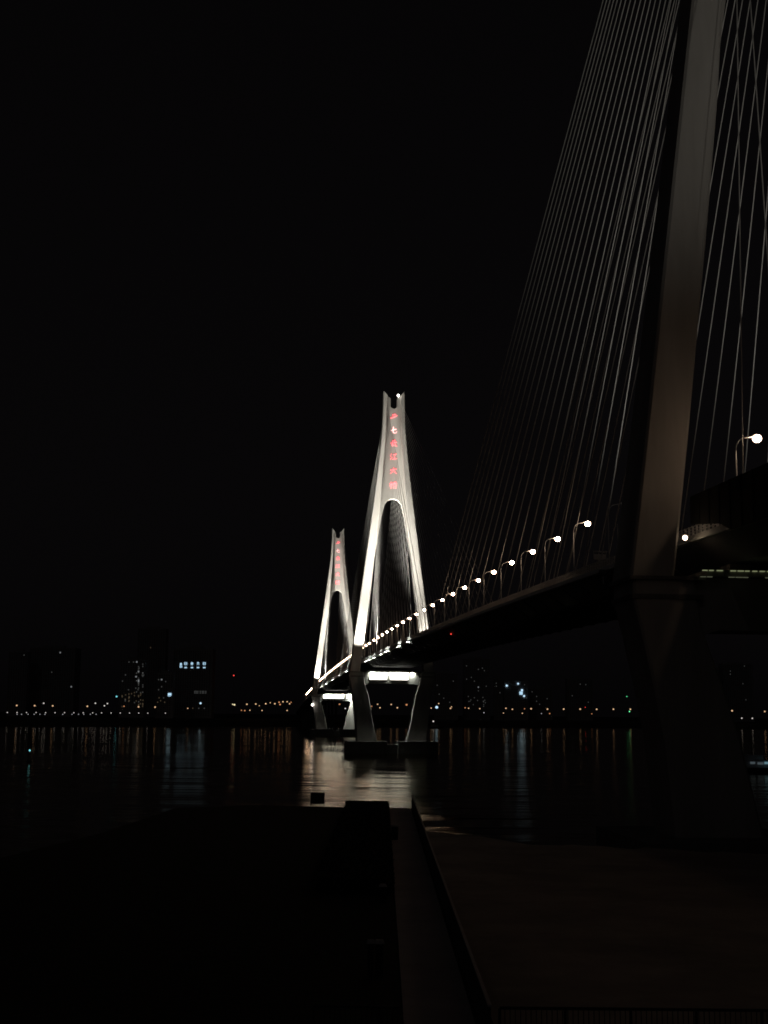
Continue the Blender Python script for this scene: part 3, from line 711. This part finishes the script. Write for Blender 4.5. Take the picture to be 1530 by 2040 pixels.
building(984, 1002, 1352, 230, 'narrow far block between the dotted tower and blue lights', [(988.7, 1361, 'd'), (988.7, 1367, 'd'), (996, 1380, 'd')])
t3, Y3 = building(1004, 1052, 1356, 200, 'dark far building carrying several bright blue-white lights', [(1045, 1364, 'd'), (1048, 1390, 'd')], 'office_building')
for x, y, r in ((1009.4, 1366, 2.1), (1032, 1362, 1.9), (1039.8, 1375, 2.2), (1044, 1386.6, 2.0)):
    p = at(x, y, Y3); MB().ball((p.x - t3.location.x, -1.5, p.z - 12), r, r * .6, r, 10, 6).build('roof_light', G['blue-white'], t3, smooth=True)
p = at(1038, 1380.7, Y3); MB().box(p.x - t3.location.x - 3.4, p.x - t3.location.x + 3.4, -.9, -.4, p.z - 15.4, p.z - 8.8).build('sign_panel', SIGNM, t3)
building(1056, 1100, 1372, 240, 'low far block right of the blue lights', [(1060, 1378, 'd'), (1069, 1387.5, 'd'), (1069, 1397, 'd'), (1075, 1403, 'd'), (1090, 1392, 'd')])
building(1130, 1180, 1352, 280, 'far block with two faint high windows left of the near tower', [(1156, 1363, 'd'), (1167, 1364, 'd'), (1140, 1386, 'd'), (1172, 1399, 'd')])
wD = [(1381, 1341, 'd'), (1400.6, 1356, 'b'), (1421.4, 1358.8, 'b'), (1400, 1362, 'd'), (1402, 1391, 'd'), (1414, 1386, 'd'), (1423, 1388, 'd'), (1425, 1407, 'd')]
building(1374, 1432, 1330, 240, 'far tower block with two bright windows right of the near tower', wD)
building(1440, 1500, 1322, 260, 'far tower block at the right edge with faint windows', [(1455, 1337, 'd'), (1455, 1343, 'd'), (1480, 1362, 'd'), (1483, 1327, 'd'), (1486, 1394, 'd')])
# ------------------------------------------------------------------ boats and buoy
t = empty('river_buoy', at(58, 1520, 617).xy.to_3d()); tag(t, 'channel buoy with a teal lantern on the left of the river', 'buoy')
MB().loft([[(1.2 * math.cos(a), 1.2 * math.sin(a), -.3) for a in [i * math.pi / 6 for i in range(12)]], [(1.3 * math.cos(a), 1.3 * math.sin(a), .7) for a in [i * math.pi / 6 for i in range(12)]]]).build('float', DARKM, t)
for a in range(3):
    q = a * 2.094; MB().tube([(1.0 * math.cos(q), 1.0 * math.sin(q), .7), (.2 * math.cos(q), .2 * math.sin(q), 4.6)], .07, 6).build('strut', DARKM, t)
MB().ball((0, 0, 4.9), .42, .42, .42).build('lantern', G['teal'], t, smooth=True)
def boat(p, L, label, lights, rz=0.0, hw=.16):
    t = empty('river_boat', p, rz); tag(t, label, 'boat', 'boats on the river')
    w = L * hw
    MB().loft([[(-L * .48, -w * .8, -.5), (L * .35, -w * .8, -.5), (L * .46, 0, -.5), (L * .35, w * .8, -.5), (-L * .48, w * .8, -.5)],
               [(-L * .5, -w, 2.2), (L * .38, -w, 2.2), (L * .52, 0, 2.9), (L * .38, w, 2.2), (-L * .5, w, 2.2)]]).build('hull', DARKM, t)
    cb = MB().box(-L * .42, L * .1, -w * .75, w * .75, 2.2, 5.0).build('cabin', FACADE, t)
    MB().box(-L * .38, -L * .12, -w * .6, w * .6, 5.0, 7.4).build('wheelhouse', FACADE, t)
    MB().tube([(-L * .25, 0, 7.4), (-L * .25, 0, 11)], .08, 6).build('mast', DARKM, t)
    for x, z, r, mt in lights: MB().box(x - r, x + r, -w - .16, -w - .06, z - .45, z + .45).build('lit_window', mt, t)
    return t
BW = glow_mat('boat_window', (.32, .62, .72), .32); BWD = glow_mat('boat_window_dim', (.35, .45, .5), .13)
p = at(1535, 1535, 565); boat((p.x, p.y, 0), 30, 'dark river boat with pale blue lit windows at the right edge', [(-8.6, 4.2, 1.0, BWD), (-5.4, 4.0, 1.2, BWD), (-2.2, 4.2, 1.6, BW), (1.6, 4.2, 1.6, BW)])
p = at(870, 1449, 2200); q_ = boat((p.x, p.y, 0), 22, 'small distant boat with a white mast light right of the middle tower', [])
MB().ball((-5.5, 0, 11.2), 1.2, 1.2, 1.2).build('mast_light', G['white'], q_, smooth=True)
